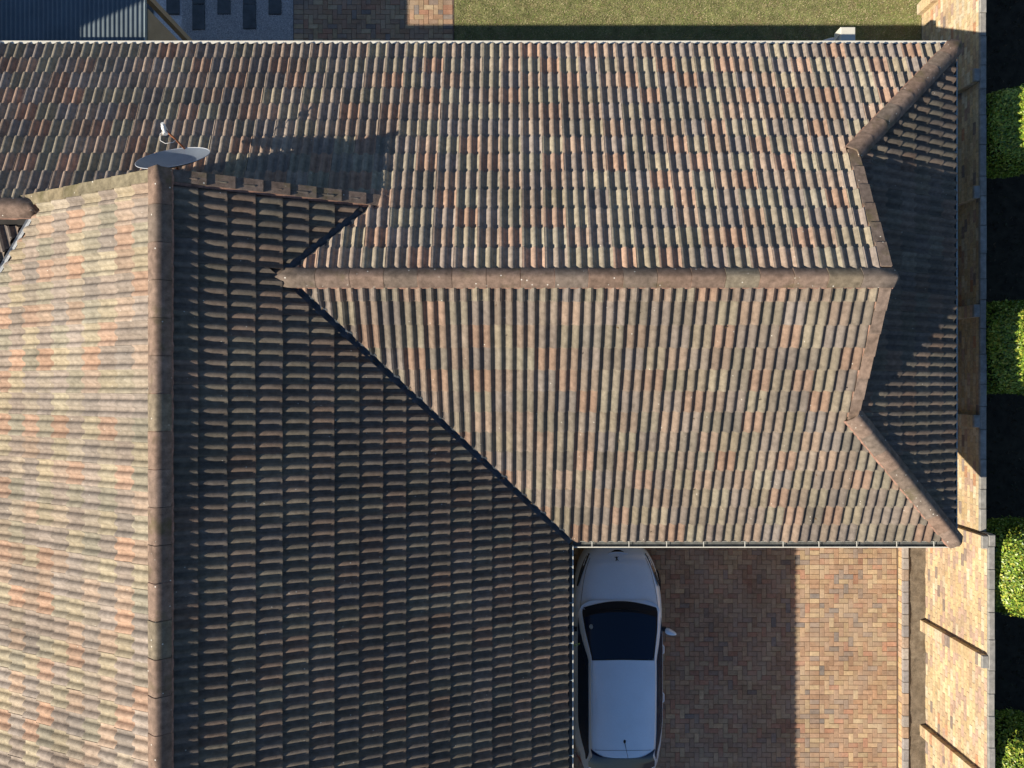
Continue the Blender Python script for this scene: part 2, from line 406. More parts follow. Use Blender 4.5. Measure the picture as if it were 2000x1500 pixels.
# ---------------- roof planes ----------------
T = .51; CA, SA = math.cos(math.atan(T)), math.sin(math.atan(T)); ZE = 3.5
house = empty('house', (0, 0, 0))
tag(house, 'large brown house seen from above with mottled concrete tile roof and gabled wings', 'house')
RY, NE, SE, EE, GX = 1.43, 5.37, -2.51, 7.05, 4.92          # east-west wing: ridge, eaves, east gable
MX, MEE, MWE, GY = -4.27, .94, -9.48, 2.58                 # main wing: ridge, eaves, north gable
WRY = 2.43                                                 # lower ridge west of the main wing
ZR, ZM, ZW = ZE+(NE-RY)*T, ZE+(MEE-MX)*T, ZE+(NE-WRY)*T
XWEND, SEND = -11.5, -12.9
# deck below the tiles
dk = MB(); D = -.03
def zN(y): return ZE+(NE-y)*T+D
def zS(y): return ZE+(y-SE)*T+D
def zE(x): return ZE+(EE-x)*T+D
def zME(x): return ZE+(MEE-x)*T+D
def zMW(x): return ZE+(x-MWE)*T+D
def zWS(y): return ZW-(WRY-y)*T+D
P_ = lambda f, pts, ax: dk.poly([(p[0], p[1], f(p[ax])) for p in pts])
P_(zN, [(XWEND,WRY),(GX,WRY),(GX,GX-1.68),(EE,NE),(XWEND,NE)], 1)
P_(zN, [(-2.0,WRY),(-3.0,RY),(GX,RY),(GX,WRY)], 1)
P_(zS, [(-3.0,RY),(MEE,SE),(EE,SE),(GX,4.54-GX),(GX,RY)], 1)
P_(zE, [(GX-.35,GX-.35-1.68),(GX-.35,4.54-GX+.35),(EE,SE),(EE,NE)], 0)
P_(zME, [(MX,SEND),(MEE,SEND),(MEE,SE),(-3.0,RY),(-1.85,GY),(MX,GY)], 0)
P_(zMW, [(MWE,SEND),(MX,SEND),(MX,GY),(-6.69,GY),(-6.54,WRY),(MWE,-.51)], 0)
P_(zWS, [(XWEND,-.51),(MWE,-.51),(-6.54,WRY),(XWEND,WRY)], 1)
roof = dk.build('roof', M_DECK, house)

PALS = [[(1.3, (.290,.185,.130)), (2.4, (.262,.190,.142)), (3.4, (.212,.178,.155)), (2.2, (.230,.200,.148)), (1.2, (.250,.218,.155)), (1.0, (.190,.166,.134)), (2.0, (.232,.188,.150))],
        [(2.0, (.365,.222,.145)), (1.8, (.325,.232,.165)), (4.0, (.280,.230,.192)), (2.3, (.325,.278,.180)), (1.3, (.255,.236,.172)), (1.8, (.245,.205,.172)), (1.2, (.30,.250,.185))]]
def grey(c, k, f):   # towards a common warm grey, then scaled by the slope's brightness
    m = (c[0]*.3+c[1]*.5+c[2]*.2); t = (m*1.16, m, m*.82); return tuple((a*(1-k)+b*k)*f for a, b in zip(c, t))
PALS.append([(w_, grey(c_, .30, .80)) for w_, c_ in PALS[0]]); PALS[0] = [(w_*f_, grey(c_, .22, 1.24)) for (w_, c_), f_ in zip(PALS[0], (1.3, 1.2, 1, .9, 1.2, .5, 1.2))]  # south slope darker, north lighter: light differences put into the tile colour
PALS.append([(w_, grey(c_, .25, .80)) for w_, c_ in PALS[2]])  # shaded east slopes: darker copy, shade put into the colour
PALS[1] = [(w_, grey(c_, .36, 1.06)) for w_, c_ in PALS[1]]  # sunlit west slope: paler palette, sunlight put into the colour
TW, TG, TL = .30, .335, .375
ROLL, PH = .108, .074
def prof(u):
    q = (u+PH) % .15
    return .054*math.sin(math.pi*q/ROLL)**.9 if q < ROLL else -.001
us = [0.]
brk = [0, .007, .026, .054, .082, .101, ROLL, .15]
for p in range(4):
    for q in brk:
        u = p*.15+q-PH
        if .004 < u < TW-.004: us.append(u)
us.append(TW); us = sorted(set(round(u, 5) for u in us))
def tile_geo():
    v = []; f = []; sm = []; n = len(us)
    LIFT = .036
    def zz(u, t): return prof(u)+.004*(1-u/TW)+LIFT*(1-t/TG)
    for u in us: v.append((u-.002, prof(u)*.18, zz(u, 0)-.003))                     # front, slightly rounded nose
    for u in us: v.append((u-.002, .012+prof(u)*.18, zz(u, .012)))
    for u in us: v.append((u-.002, TL, zz(u, TL)))
    for i in range(n-1): f.append((i, i+1, n+i+1, n+i)); sm.append(True)
    for i in range(n-1): f.append((n+i, n+i+1, 2*n+i+1, 2*n+i)); sm.append(True)
    k = len(v)
    for u in us: v.append((u-.002, prof(u)*.18, zz(u, 0)-.003))
    for u in us: v.append((u-.002, prof(u)*.18+.002, zz(u, 0)-.030))
    for i in range(n-1): f.append((k+n+i, k+n+i+1, k+i+1, k+i)); sm.append(False)
    k = len(v)
    v += [(-.002, 0, zz(0, 0)-.003), (-.002, TL, zz(0, TL)), (-.002, TL, zz(0, TL)-.014), (-.002, 0, zz(0, 0)-.017)]
    f.append((k, k+1, k+2, k+3)); sm.append(False)
    return v, f, sm
TV, TF, TS = tile_geo()
tile_var = []
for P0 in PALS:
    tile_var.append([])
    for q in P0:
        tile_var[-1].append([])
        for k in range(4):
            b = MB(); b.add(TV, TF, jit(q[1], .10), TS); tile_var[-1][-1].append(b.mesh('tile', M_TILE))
def clip_poly(poly, planes):
    for (nx, ny, d) in planes:                       # keep nx*x+ny*y >= d
        out = []; n = len(poly)
        for i in range(n):
            a, b_ = poly[i], poly[(i+1) % n]
            da, db = nx*a[0]+ny*a[1]-d, nx*b_[0]+ny*b_[1]-d
            if da >= 0: out.append(a)
            if (da >= 0) != (db >= 0):
                t = da/(da-db); out.append(tuple(a[k]+t*(b_[k]-a[k]) for k in range(3)))
        poly = out
        if len(poly) < 3: return None
    return poly
tiles = []          # (matrix, planes or None)
def lay(origin, udir, up, nu, nv, planes_at, v0=0., u0=0., pal=0):
    seen_ = {}
    """origin on the eave; udir horizontal, up = plan direction up the slope"""
    o = Vector(origin); ud = Vector((*udir, 0)); vd = Vector((up[0]*CA, up[1]*CA, SA)); nd = ud.cross(vd)
    if nd.z < 0: nd = -nd
    for j in range(nv):
        for i in range(nu):
            p = o+ud*(u0+i*TW)+vd*(v0+j*TG)
            cen = p+ud*TW/2+vd*TG*.5
            ci = random.choices(range(7), [q[0] for q in PALS[pal]])[0]
            for _ in range(5):
                if ci in (seen_.get((i-1, j)), seen_.get((i, j-1)), seen_.get((i-1, j-1))): ci = random.choices(range(7), [q[0] for q in PALS[pal]])[0]
            seen_[(i, j)] = ci
            pl = planes_at(cen.x, cen.y)
            if pl is None: continue
            cor = [p+ud*a+vd*b_ for a in (-.01, TW+.01) for b_ in (0, TL)]
            ins = [[nx*c.x+ny*c.y >= d for c in cor] for (nx, ny, d) in pl]
            if any(not any(q) for q in ins): continue
            full = all(all(q) for q in ins)
            jx = Matrix.Rotation(random.gauss(0, .0055), 3, nd) @ Matrix.Rotation(random.gauss(0, .004), 3, vd)
            uu, vv_, nn = jx @ ud, jx @ vd, jx @ nd
            q = p+nd*random.uniform(-.003, .004)+vd*random.gauss(0, .0028)
            Mx = Matrix(((uu.x, vv_.x, nn.x, q.x), (uu.y, vv_.y, nn.y, q.y), (uu.z, vv_.z, nn.z, q.z), (0, 0, 0, 1)))
            tiles.append((Mx, None if full else pl, cen, pal, ci))
c = .7071; g = .045
def plN(x, y):
    pl = [(0, 1, RY+.02)]
    if y > GX-1.68: pl.append((-c, c, -1.68*c+.01))
    else: pl.append((-1, 0, -GX+.02))
    if y < GY-.05:
        if x > MX: pl.append((c, -c, -4.43*c+g))
        elif x < -6.5: pl += [(0, 1, WRY+.01)]
        else: return None
    return pl
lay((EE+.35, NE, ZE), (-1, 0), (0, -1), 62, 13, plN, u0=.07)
def plS(x, y):
    pl = [(c, c, -1.57*c+g), (0, -1, -RY+.02)]
    if y < 4.54-GX: pl.append((-c, -c, -4.54*c+.01))
    else: pl.append((-1, 0, -GX+.02))
    return pl
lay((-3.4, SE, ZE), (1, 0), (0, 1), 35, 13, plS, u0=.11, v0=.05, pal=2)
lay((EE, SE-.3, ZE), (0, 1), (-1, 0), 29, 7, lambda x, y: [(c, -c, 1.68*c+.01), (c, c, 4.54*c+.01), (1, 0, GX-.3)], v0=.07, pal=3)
def plME(x, y):
    pl = [(-1, 0, -MX+.02), (0, -1, -GY+.02), (0, 1, SEND)]
    pl[0] = (1, 0, MX+.02)
    if y > RY: pl.append((-c, c, 4.43*c+g))
    else: pl.append((-c, -c, 1.57*c+g))
    return pl
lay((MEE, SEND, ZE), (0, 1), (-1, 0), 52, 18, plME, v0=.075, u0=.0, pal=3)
def plMW(x, y):
    pl = [(-1, 0, -MX+.02), (0, -1, -GY+.02), (0, 1, SEND)]
    if x < -6.54: pl.append((c, -c, -8.97*c+g))
    return pl
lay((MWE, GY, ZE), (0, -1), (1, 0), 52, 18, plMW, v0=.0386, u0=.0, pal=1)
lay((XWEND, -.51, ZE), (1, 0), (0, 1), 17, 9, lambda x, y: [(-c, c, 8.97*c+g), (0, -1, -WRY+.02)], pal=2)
def inframe(p):
    s = F_PX/(CAM_H-p.z); return abs(p.x*s) < 985 and abs(p.y*s) < 735
full = [t for t in tiles if t[1] is None and inframe(t[2])]
full.sort(key=lambda t: -t[2].z); keep = set(id(t) for t in full[:300])
stuff = MB(); nv_ = 0
TVv = [Vector(p) for p in TV]
for t in tiles:
    if id(t) in keep: link('tile', random.choice(tile_var[t[3]][t[4]]), roof, t[0]); continue
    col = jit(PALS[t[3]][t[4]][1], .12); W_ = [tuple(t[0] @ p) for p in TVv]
    if t[1] is None: stuff.add(W_, TF, col, TS)
    else:
        for f, sm in zip(TF, TS):
            q = clip_poly([W_[k] for k in f], t[1])
            if q: stuff.poly(q, col, sm)
tag(stuff.build('tile_field', M_TILE, roof), kind='stuff')

# ---------------- ridge and hip caps ----------------
CAP = [(-.142,-.090),(-.138,-.072),(-.048,-.004),(-.020,.010),(0,.014),(.020,.010),(.048,-.004),(.138,-.072),(.142,-.090)]
RC = [(3,(.195,.138,.105)),(2,(.21,.152,.117)),(1.5,(.175,.138,.11)),(1,(.195,.162,.115))]
def caps(a, b_, lift=.085, L0=.455, w_=1., tint=None, parent=roof, tip0=None, tip1=None, skew=1., rev=False):
    a, b_ = Vector(a), Vector(b_); d = b_-a; n = max(1, round(d.length/L0)); st = d/n
    dn = d.normalized(); side = dn.cross(Vector((0,0,1))).normalized(); up = side.cross(dn)
    for k in range(n):
        bm = MB(); col = jit(pick(RC) if tint is None else tint, .1); ns = len(CAP)
        p0 = a+st*k+dn*.002; p1 = a+st*(k+1)-dn*.006; r0, r1 = random.uniform(-.003,.003), random.uniform(-.003,.004)
        rings = []; fl = -1 if rev else 1
        for (p, sc, dz) in ((p0, 1+.01*fl, .004*fl+r0), (p0.lerp(p1, .5), 1.0, .001), (p1, 1-.01*fl, -.004*fl+r1)):
            ww = w_*sc
            rings.append([p+side*(x*ww)+up*(lift+z*skew+dz) for x, z in CAP])
        if tip0 is not None and k == 0: rings.insert(0, [p0-dn*tip0*(1-abs(x)/.16)+side*(x*.35)+up*(lift-.03+z*.4) for x, z in CAP])
        if tip1 is not None and k == n-1: rings.append([p1+dn*tip1*(1-(x/.15)**2*.6)+side*(x*.72)+up*(lift-.05+z*.7) for x, z in CAP]); rings.append([p1+dn*tip1*(1.15-(x/.15)**2*.6)+side*(x*.5)+up*(lift-.16+z*.7) for x, z in CAP])
        v = [q for r in rings for q in r]; f = []
        for j in range(len(rings)-1):
            for i in range(ns-1): f.append((j*ns+i, j*ns+i+1, (j+1)*ns+i+1, (j+1)*ns+i))
        sm = [True]*len(f)
        m0 = len(v); v += [q-up*.022 for q in rings[0]]+list(rings[0])+list(rings[-1])
        for i in range(ns-1): f.append((m0+i, m0+i+1, m0+ns+i+1, m0+ns+i)); sm.append(False)
        f.append(tuple(m0+2*ns+i for i in range(ns))); sm.append(False)
        bm.add(v, f, col, sm)
        if k: jn = [[p0+dn*o+side*(x*w_)+up*(lift+z*skew-.009) for x, z in CAP] for o in (-.03, .03)]; bm.add(jn[0]+jn[1], [(i, i+1, ns+i+1, ns+i) for i in range(ns-1)], random.choice([(.30,.19,.14),(.10,.08,.06),(.12,.09,.07)]))
        bm.build('ridge_tile', M_RIDGE, parent)
    # mortar bedding along both sides, uneven
    N = max(8, int(d.length/.05))
    for sgn in (-1, 1):
        pts = []; mb = MB()
        for i in range(N+1):
            p = a+d*(i/N); e = .142+random.uniform(.0, .014)
            pts.append((p+side*sgn*(e*w_)+up*(lift-.125+random.uniform(-.003,.003)), p+side*sgn*.11*w_+up*(lift-.062)))
        for i in range(N):
            q = [pts[i][0], pts[i+1][0], pts[i+1][1], pts[i][1]]
            mb.poly(q if sgn < 0 else q[::-1], jit((1,1,1), .12))
        mb.build('bedding_mortar', M_MORTAR, parent)
LR = .102
caps((-3.0, RY-.04, ZR-.01), (GX+.08, RY-.04, ZR-.01), LR, tip0=.16, tip1=.05, w_=.92)
caps((MX, GY+.04, ZM-.01), (MX, SEND, ZM-.01), LR+.03, tip0=.03, L0=.46)
caps((XWEND, WRY, ZW-.01), (-6.62, WRY, ZW-.01), LR, tip1=.10)
caps((GX-.05, GX-1.68+.05, ZE+(EE-GX+.05)*T), (EE-.01, NE-.01, ZE+.01), LR+.012, L0=.42, tip1=.07, skew=.9, rev=True)
caps((GX-.05, 4.54-GX-.05, ZE+(EE-GX+.05)*T), (EE-.01, SE+.01, ZE+.01), LR+.012, L0=.42, tip1=.07, skew=.9, rev=True)

# ---------------- verge tiles stepping down the gables ----------------
def verge(p_top, dirxy, out, ncourse, slope_z0, start=.12, tint=(.17,.13,.105)):
    """p_top plan point of the ridge end, dirxy down the slope, out = plan direction away from the roof"""
    dd = Vector((dirxy[0]*CA, dirxy[1]*CA, -SA)); o2 = Vector((*out, 0)); up = Vector((-dirxy[0]*-SA, -dirxy[1]*-SA, CA))
    up = dd.cross(o2); up = up if up.z > 0 else -up
    for k in range(ncourse):
        s0 = start+k*TG; s1 = s0+TG+.035
        p = Vector((*p_top, slope_z0))
        b = MB(); col = jit(tint, .14)
        z0, z1 = .064, .064+.024
        def P(s, o, h): return p+dd*s+o2*o+up*h
        a, e = -.095, .055
        v = [P(s0,a,z0), P(s1,a,z1), P(s1,e,z1), P(s0,e,z0),
             P(s0,a,z0-.03), P(s1,a,z1-.03), P(s1,e,z1-.16), P(s0,e,z0-.15), P(s1,e-.02,z1-.03), ]
        f = [(0,1,2,3),(3,2,6,7),(1,5,8,2),(2,8,6),(0,4,5,1),(0,3,7,4)]
        b.add(v, f, col)
        b.build('verge_tile', M_RIDGE, roof)
    b = MB(); s1 = start+ncourse*TG
    p = Vector((*p_top, slope_z0))
    P = lambda s, o, h: p+dd*s+o2*o+up*h
    N = 40
    for i in range(N):
        s0_, s1_ = start+(s1-start)*i/N, start+(s1-start)*(i+1)/N
        b.poly([P(s0_,-.125+random.uniform(-.006,.006),.028), P(s1_,-.125,.028), P(s1_,-.09,.058), P(s0_,-.09,.058)], jit((1,1,1), .15))
    b.build('bedding_mortar', M_MORTAR, roof)
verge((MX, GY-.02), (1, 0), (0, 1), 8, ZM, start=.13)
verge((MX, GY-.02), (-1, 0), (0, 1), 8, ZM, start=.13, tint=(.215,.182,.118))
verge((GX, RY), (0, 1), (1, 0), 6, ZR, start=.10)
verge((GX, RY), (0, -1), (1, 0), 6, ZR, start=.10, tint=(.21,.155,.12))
# gable walls
b = MB()
b.poly([(GX-.06, RY-1.95, ZR-1.95*T-.12), (GX-.06, RY+1.95, ZR-1.95*T-.12), (GX-.06, RY, ZR-.02)])
b.build('gable_wall', M_PLASTER, house)
b = MB(); gyw = GY-.16
b.poly([(MX-2.7, gyw, ZM-2.7*T-.3), (MX-2.7, gyw, ZM-2.7*T-.05), (MX, gyw, ZM-.04), (MX+2.7, gyw, ZM-2.7*T-.05), (MX+2.7, gyw, ZM-2.7*T-.3)])
b.build('gable_wall', M_PLASTER, house)
# valleys
def valley(a, b_, w_=.064, m=M_VALLEY, lumps=True):
    a, b_ = Vector(a), Vector(b_); d = b_-a; s = d.cross(Vector((0,0,1))).normalized(); N = max(6, int(d.length/.12)); m_ = MB(); up = Vector((0,0,1))
    pr = []
    for i in range(N+1):
        p = a+d*i/N; j = random.uniform(-.004,.004)
        pr.append([p-s*w_+up*.045, p-s*.022+up*(.022+j), p+up*(.014+j), p+s*.022+up*(.022+j), p+s*w_+up*.045])
    for i in range(N):
        for k in range(4): m_.poly([pr[i][k], pr[i][k+1], pr[i+1][k+1], pr[i+1][k]], smooth=True)
    m_.build('valley_flashing', m, roof)
valley((-3.0, RY, ZR), (MEE, SE, ZE)); valley((-3.0, RY, ZR), (-1.85, GY, ZR-(GY-RY)*T))
valley((-6.54, WRY, ZW), (MWE, -.51, ZE), m=M_LEAD, w_=.035)
b = MB(); b.sphere((-3.06, RY-.01, ZR+.005), (.17, .13, .075), (.17,.13,.10)); b.build('bedding_mortar', M_RIDGE, roof)
b = MB(); q = Vector((-1.98, 2.50, 4.93))
b.add([q+Vector(p) for p in [(-.10,-.16,.05),(.02,-.12,.03),(.09,-.10,.02),(.07,.10,.02),(-.02,.11,.06),(-.08,-.02,.10)]], [(0,1,2,3,4,5)], (1,1,1))
b.build('lead_flashing', M_LEAD, roof)

# ---------------- gutters ----------------
def gutter(a, b_, out, m, z=ZE-.02, w_=.085, dep=.085, brk=.61, off=-.02, brm=None, lip=.016):
    """open box gutter from plan point a to b_"""
    a, b_ = Vector((*a, 0)), Vector((*b_, 0)); o2 = Vector((*out, 0))
    pr = [(off, z), (off, z-dep), (off+w_-.012, z-dep), (off+w_, z-dep*.35), (off+w_, z+.004), (off+w_-lip, z+.006), (off+w_-lip, z-.002), (off+w_-.004-.008, z-dep*.3), (off+w_-.02, z-dep+.004), (off+.004, z-dep+.004), (off+.004, z)]
    g_ = MB(); n = len(pr)
    P = lambda p, o, h: p+o2*o+Vector((0,0,h))
    v = [P(a, o, h) for o, h in pr]+[P(b_, o, h) for o, h in pr]
    g_.add(v, [(i, (i+1) % n, n+(i+1) % n, n+i) for i in range(n)]+[tuple(range(n)), tuple(n+i for i in range(n))])
    go = g_.build('gutter', m, house)
    L_ = (b_-a).length; k = .3
    sl = MB(); sl.add([P(a,off+.006,z-dep*.55), P(b_,off+.006,z-dep*.55), P(b_,off+w_-.014,z-dep*.5), P(a,off+w_-.014,z-dep*.5)], [(0,1,2,3)])  # dark strip inside the trough, shade painted as colour
    sl.build('shade_strip', M_GUTSHADE, go)
    while k < L_-.1:
        p = a+(b_-a)*(k/L_); dirn = (b_-a).normalized(); c0 = p-dirn*.006; c1 = p+dirn*.006
        s_ = MB(); s_.add([P(c0,off,z+.004),P(c1,off,z+.004),P(c1,off+w_-.012,z+.008),P(c0,off+w_-.012,z+.008),
                           P(c0,off,z),P(c1,off,z),P(c1,off+w_-.012,z+.004),P(c0,off+w_-.012,z+.004)],
                          [(0,1,2,3),(4,5,1,0),(7,6,5,4),(3,2,6,7),(0,3,7,4),(1,2,6,5)])
        s_.build('gutter_bracket', brm or m, go); k += brk+random.uniform(-.05,.05)
gutter((XWEND, NE), (EE-.12, NE), (0, 1), M_GUTTER, w_=.125, lip=.05)
gutter((MEE+.035, SE), (EE+.03, SE), (0, -1), M_GUTTER, w_=.10, off=.0, lip=.014)
gutter((EE, NE-.15), (EE, SE+.02), (1, 0), M_GUTTERG, w_=.105, off=-.05, lip=.02)
gutter((MEE-.035, SEND), (MEE-.035, SE-.055), (1, 0), M_GUTTER, z=ZE+.03, w_=.10, off=-.03, brm=M_GUTTERG)
gutter((MWE+.035, SEND), (MWE+.035, -.55), (-1, 0), M_GUTTER, w_=.085)
# walls under the eaves, soffit edge
b = MB()
b.box((-11.3, .1, -.3), (6.55, 4.9, 3.35)); b.box((-1.0, -2.0, -.3), (6.55, .1, 3.34))
b.build('wall', M_PLASTER, house)
b = MB(); b.box((-9.2, -9.4, -.3), (.45, .08, 3.35)); b.box((-6.5, .08, 3.36), (-2.2, 2.3, 4.7)); b.build('wall', M_PLASTER, house)
# unseen two-storey block, added west of the tiled wing to shade the yard
b = MB(); b.box((-17, -7, -.3), (-11.55, 5.2, 5.92)); b.build('wall', M_PLASTER, house)
b = MB(); b.box((-14.3, 3.35, 5.93), (-13.67, 4.35, 8.25)); b.build('shade_stack', M_PLASTER, house)  # unseen tall block, also added, shaped for its shadow on carport and gravel

# ---------------- carport with corrugated roof ----------------
car_port = empty('carport', (-7.7, 7.5, 0))
tag(car_port, 'carport with blue grey corrugated metal roof and beige side wall behind the tiled roof', 'carport')
NC = 41; XC = -6.19; Wc = NC*.0777
b = MB(); b.grid(NC*8+1, 2, lambda u, v: (XC-Wc*(1-u), 5.60+1.12*v, 2.85+.010*math.sin(u*NC*2*math.pi)), smooth=True)
b.build('roof_sheet', M_SHEET, car_port)
b = MB(); b.box((XC+.003, 5.0, -.3), (XC+.03, 6.35, 2.79)); b.build('wall', M_PLASTER, car_port)
b = MB(); b.box((XC+.002, 5.60, 2.80), (XC+.014, 6.72, 2.866)); b.build('edge_trim', M_GUTTERG, car_port)
for xp in (XC-.1, XC-Wc+.05):
    b = MB(); b.box((xp-.05, 6.62, -.1), (xp+.05, 6.72, 2.82)); b.build('post', M_PLASTER, car_port)

# ---------------- rainwater tank ----------------
tank = empty('water_tank', (5.95, 5.72, 0))
tag(tank, 'round grey water tank with cream box on top, poking out past the gutter', 'water tank')
cx, cy, rr = 5.93, 5.70, .63
prf = [(rr, 0), (rr, .5), (rr-.015, .52), (rr, .54), (rr, 1.3), (rr-.015, 1.32), (rr, 1.34), (rr, 1.85), (rr-.05, 1.93), (rr*.7, 2.02), (rr*.35, 2.08), (.001, 2.10)]
b = MB(); b.grid(41, len(prf), lambda u, v: (cx+prf[round(v*(len(prf)-1))][0]*math.cos(2*math.pi*u), cy+prf[round(v*(len(prf)-1))][0]*math.sin(2*math.pi*u), prf[round(v*(len(prf)-1))][1]))
b.build('shell', M_TANK, tank)
b = MB(); b.chbox((5.80, 5.98, 2.03), (6.06, 6.30, 2.28), .008)
b.add([(5.66,5.98,2.0),(5.80,5.98,2.0),(5.80,6.2,2.27),(5.80,6.2,2.0)], [(0,1,2),(1,3,2),(0,2,3)])
b.build('inlet_box', M_GUTTER, tank)

# ---------------- satellite dish ----------------
dish = empty('satellite_dish', (-4.43, 2.86, 5.5))
tag(dish, 'grey satellite dish with rusty arm mounted at the gable peak', 'satellite dish')
el = math.radians(33); dx, dy = -.08, .9968
nrm = Vector((dx*math.cos(el), dy*math.cos(el), math.sin(el))); sidev = Vector((dy, -dx, 0)); upv = nrm.cross(sidev); upv = upv if upv.z > 0 else -upv
cen = Vector((-4.46, 2.98, 5.46)); RD = .46
def dsh(u, v, off=0.):
    r = RD*v; a = 2*math.pi*u
    return cen+sidev*r*math.cos(a)+upv*r*1.06*math.sin(a)+nrm*(.09*v*v-.09+off)
b = MB(); b.grid(41, 9, lambda u, v: dsh(u, v)); b.grid(41, 9, lambda u, v: dsh(u, v, -.006), flip=True)
b.build('reflector', M_DISH, dish)
b = MB(); b.tube([dsh(k/40, 1.0) for k in range(41)], .005, 6, cap=False); b.build('rim', M_TANK, dish)
foot = cen-upv*RD*1.05+nrm*.0; tip = Vector((-4.63, 3.39, 5.36))
b = MB(); b.tube([foot-nrm*.04, foot+(tip-foot)*.5, tip], .013, 6); b.build('feed_arm', M_RUST, dish)
b = MB(); d_ = (cen-tip).normalized()
b.tube([tip-d_*.05, tip+d_*.0, tip+d_*.02, tip+d_*.075, tip+d_*.08], [.028,.030,.018,.036,.030], 12)
b.tube([tip+Vector((0,0,-.05)), tip+Vector((.0,.06,.05))], [.03,.022], 10); b.build('receiver', M_WHITEP, dish)
b = MB(); b.tube([tip+Vector((.0,0,-.03)), tip+Vector((-.07,-.05,-.04)), tip+Vector((-.08,-.13,-.06)), tip+Vector((-.01,-.17,-.06)), tip+Vector((.08,-.15,-.08)), foot+(tip-foot)*.45], .0045, 6)
b.build('cable', M_WHITEP, dish)
b = MB(); b.tube([cen-nrm*.1, Vector((-4.40, 2.72, 5.30)), Vector((-4.40, 2.43, 5.26))], .02, 8); b.build('mount', M_RUST, dish)

# ---------------- shrubs beyond the wall ----------------
def shrub(name, x, y, rx, ry, h, nleaf, label, seed):
    r2 = np.random.default_rng(seed); root = empty(name, (x, y, 0))
    tag(root, label, 'shrub', 'clipped shrubs in a row beyond the boundary wall')
    # superellipsoid shell
    d = r2.normal(size=(nleaf, 3)); d /= np.linalg.norm(d, axis=1)[:, None]; d[:, 2] = np.where(d[:, 2] < -.55, -d[:, 2], d[:, 2])
    p = 3.0; k = (np.abs(d)**p).sum(1)**(-1/p)
    base = d*k[:, None]; lump = 1+.035*np.sin(base[:, 0]*5+seed)*np.sin(base[:, 1]*6+seed*2)+.02*np.sin(base[:, 1]*13)*np.sin(base[:, 0]*11)
    dep = 1-np.abs(r2.normal(0, .045, nleaf))+r2.exponential(.012, nleaf)
    C_ = base*np.array([rx, ry, h/2])*(lump*dep)[:, None]*np.stack([1-.22*np.clip(-base[:, 2], 0, 1)**1.2]*2+[np.ones(nleaf)], 1)+np.array([x, y, h/2+.02])
    nrm_ = base**3; nrm_ /= np.linalg.norm(nrm_, axis=1)[:, None]+1e-6
    nr = nrm_+r2.normal(0, .42, (nleaf, 3)); nr /= np.linalg.norm(nr, axis=1)[:, None]
    a = np.cross(nr, r2.normal(size=(nleaf, 3))); a /= np.linalg.norm(a, axis=1)[:, None]; b2 = np.cross(nr, a)
    L_ = r2.uniform(.018, .036, nleaf)[:, None]; W_ = L_*.5
    v = np.stack([C_-a*L_, C_+b2*W_+nr*.003, C_+a*L_, C_-b2*W_+nr*.003], 1).reshape(-1, 3)
    f = np.arange(nleaf*4).reshape(-1, 4)
    pal = np.array([(.17,.28,.025),(.25,.36,.035),(.12,.21,.02),(.36,.44,.06),(.08,.15,.02),(.38,.38,.05)])
    cc = pal[r2.integers(0, 6, nleaf)]*r2.uniform(.8, 1.2, (nleaf, 1))
    link('foliage', np_mesh('foliage', v, f, cc, M_LEAF), root)
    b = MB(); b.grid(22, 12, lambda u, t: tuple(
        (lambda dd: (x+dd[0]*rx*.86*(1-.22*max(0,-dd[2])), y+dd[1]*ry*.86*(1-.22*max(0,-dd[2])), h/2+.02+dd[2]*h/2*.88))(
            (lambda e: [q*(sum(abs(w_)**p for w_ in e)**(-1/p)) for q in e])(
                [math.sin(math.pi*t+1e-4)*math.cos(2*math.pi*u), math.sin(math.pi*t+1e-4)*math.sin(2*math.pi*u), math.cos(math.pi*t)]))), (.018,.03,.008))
    b.build('inner_growth', M_LEAF, root)
    b = MB(); b.tube([(x, y, -.05), (x+.03, y, h*.4)], [.06, .04]); b.build('stem', M_WOOD, root)
shrub('shrub', 9.54, 4.80, .86, .74, 2.15, 26000, 'clipped green shrub past the wall, topmost in the row, near the roof corner', 1)
shrub('shrub', 9.50, .69, .86, .88, 2.25, 26000, 'clipped half shaded shrub past the wall, second from the top of the row', 2)
shrub('shrub', 9.62, -3.46, .92, .85, 2.2, 26000, 'fully sunlit clipped shrub beside the sunny wall, third in the row', 3)
shrub('shrub', 9.68, -7.25, .92, .84, 2.15, 26000, 'clipped green shrub cut off by the bottom right corner of the photo', 4)
LP = [(9.3, 2.55, 3, 'pale strap leaves in the dark bed between the two upper shrubs'),
      (9.0, -1.55, 4, 'thin strap leaves in the deep shade just above the fully sunlit shrub'),
      (9.25, -5.15, 5, 'yellowish dry strap leaves on the dark soil between the two lower shrubs')]
for (x, y, sd_, lab) in LP:
    r = random.Random(sd_); root = empty('strap_leaf_plant', (x, y, 0)); tag(root, lab, 'plant')
    for k in range(9):
        a = r.uniform(0, 6.28); L_ = r.uniform(.3, .55); b = MB(); dxy = Vector((math.cos(a), math.sin(a), 0)); s_ = Vector((-dxy.y, dxy.x, 0))
        pts = [(0,.0,.010),(.35,.28,.016),(.7,.36,.014),(1,.25,.002)]
        pv = []
        for t, z, w_ in pts:
            p = Vector((x, y, 0))+dxy*L_*t+Vector((0,0,z*L_*1.4)); pv += [p-s_*w_, p+s_*w_]
        col = jit(r.choice([(.22,.26,.10),(.42,.38,.18),(.16,.2,.08)]), .2)
        b.add(pv, [(0,1,3,2),(2,3,5,4),(4,5,7,6)], col, True); b.build('leaf', M_LEAF, root)
lt = blades('leaf_litter', 5000, 8.7, 11.6, -8.8, 8.8, -.015, .01, .05, [(.05,.04,.02),(.03,.035,.015),(.07,.05,.03),(.02,.03,.01)], M_BLADE, wid=.02)
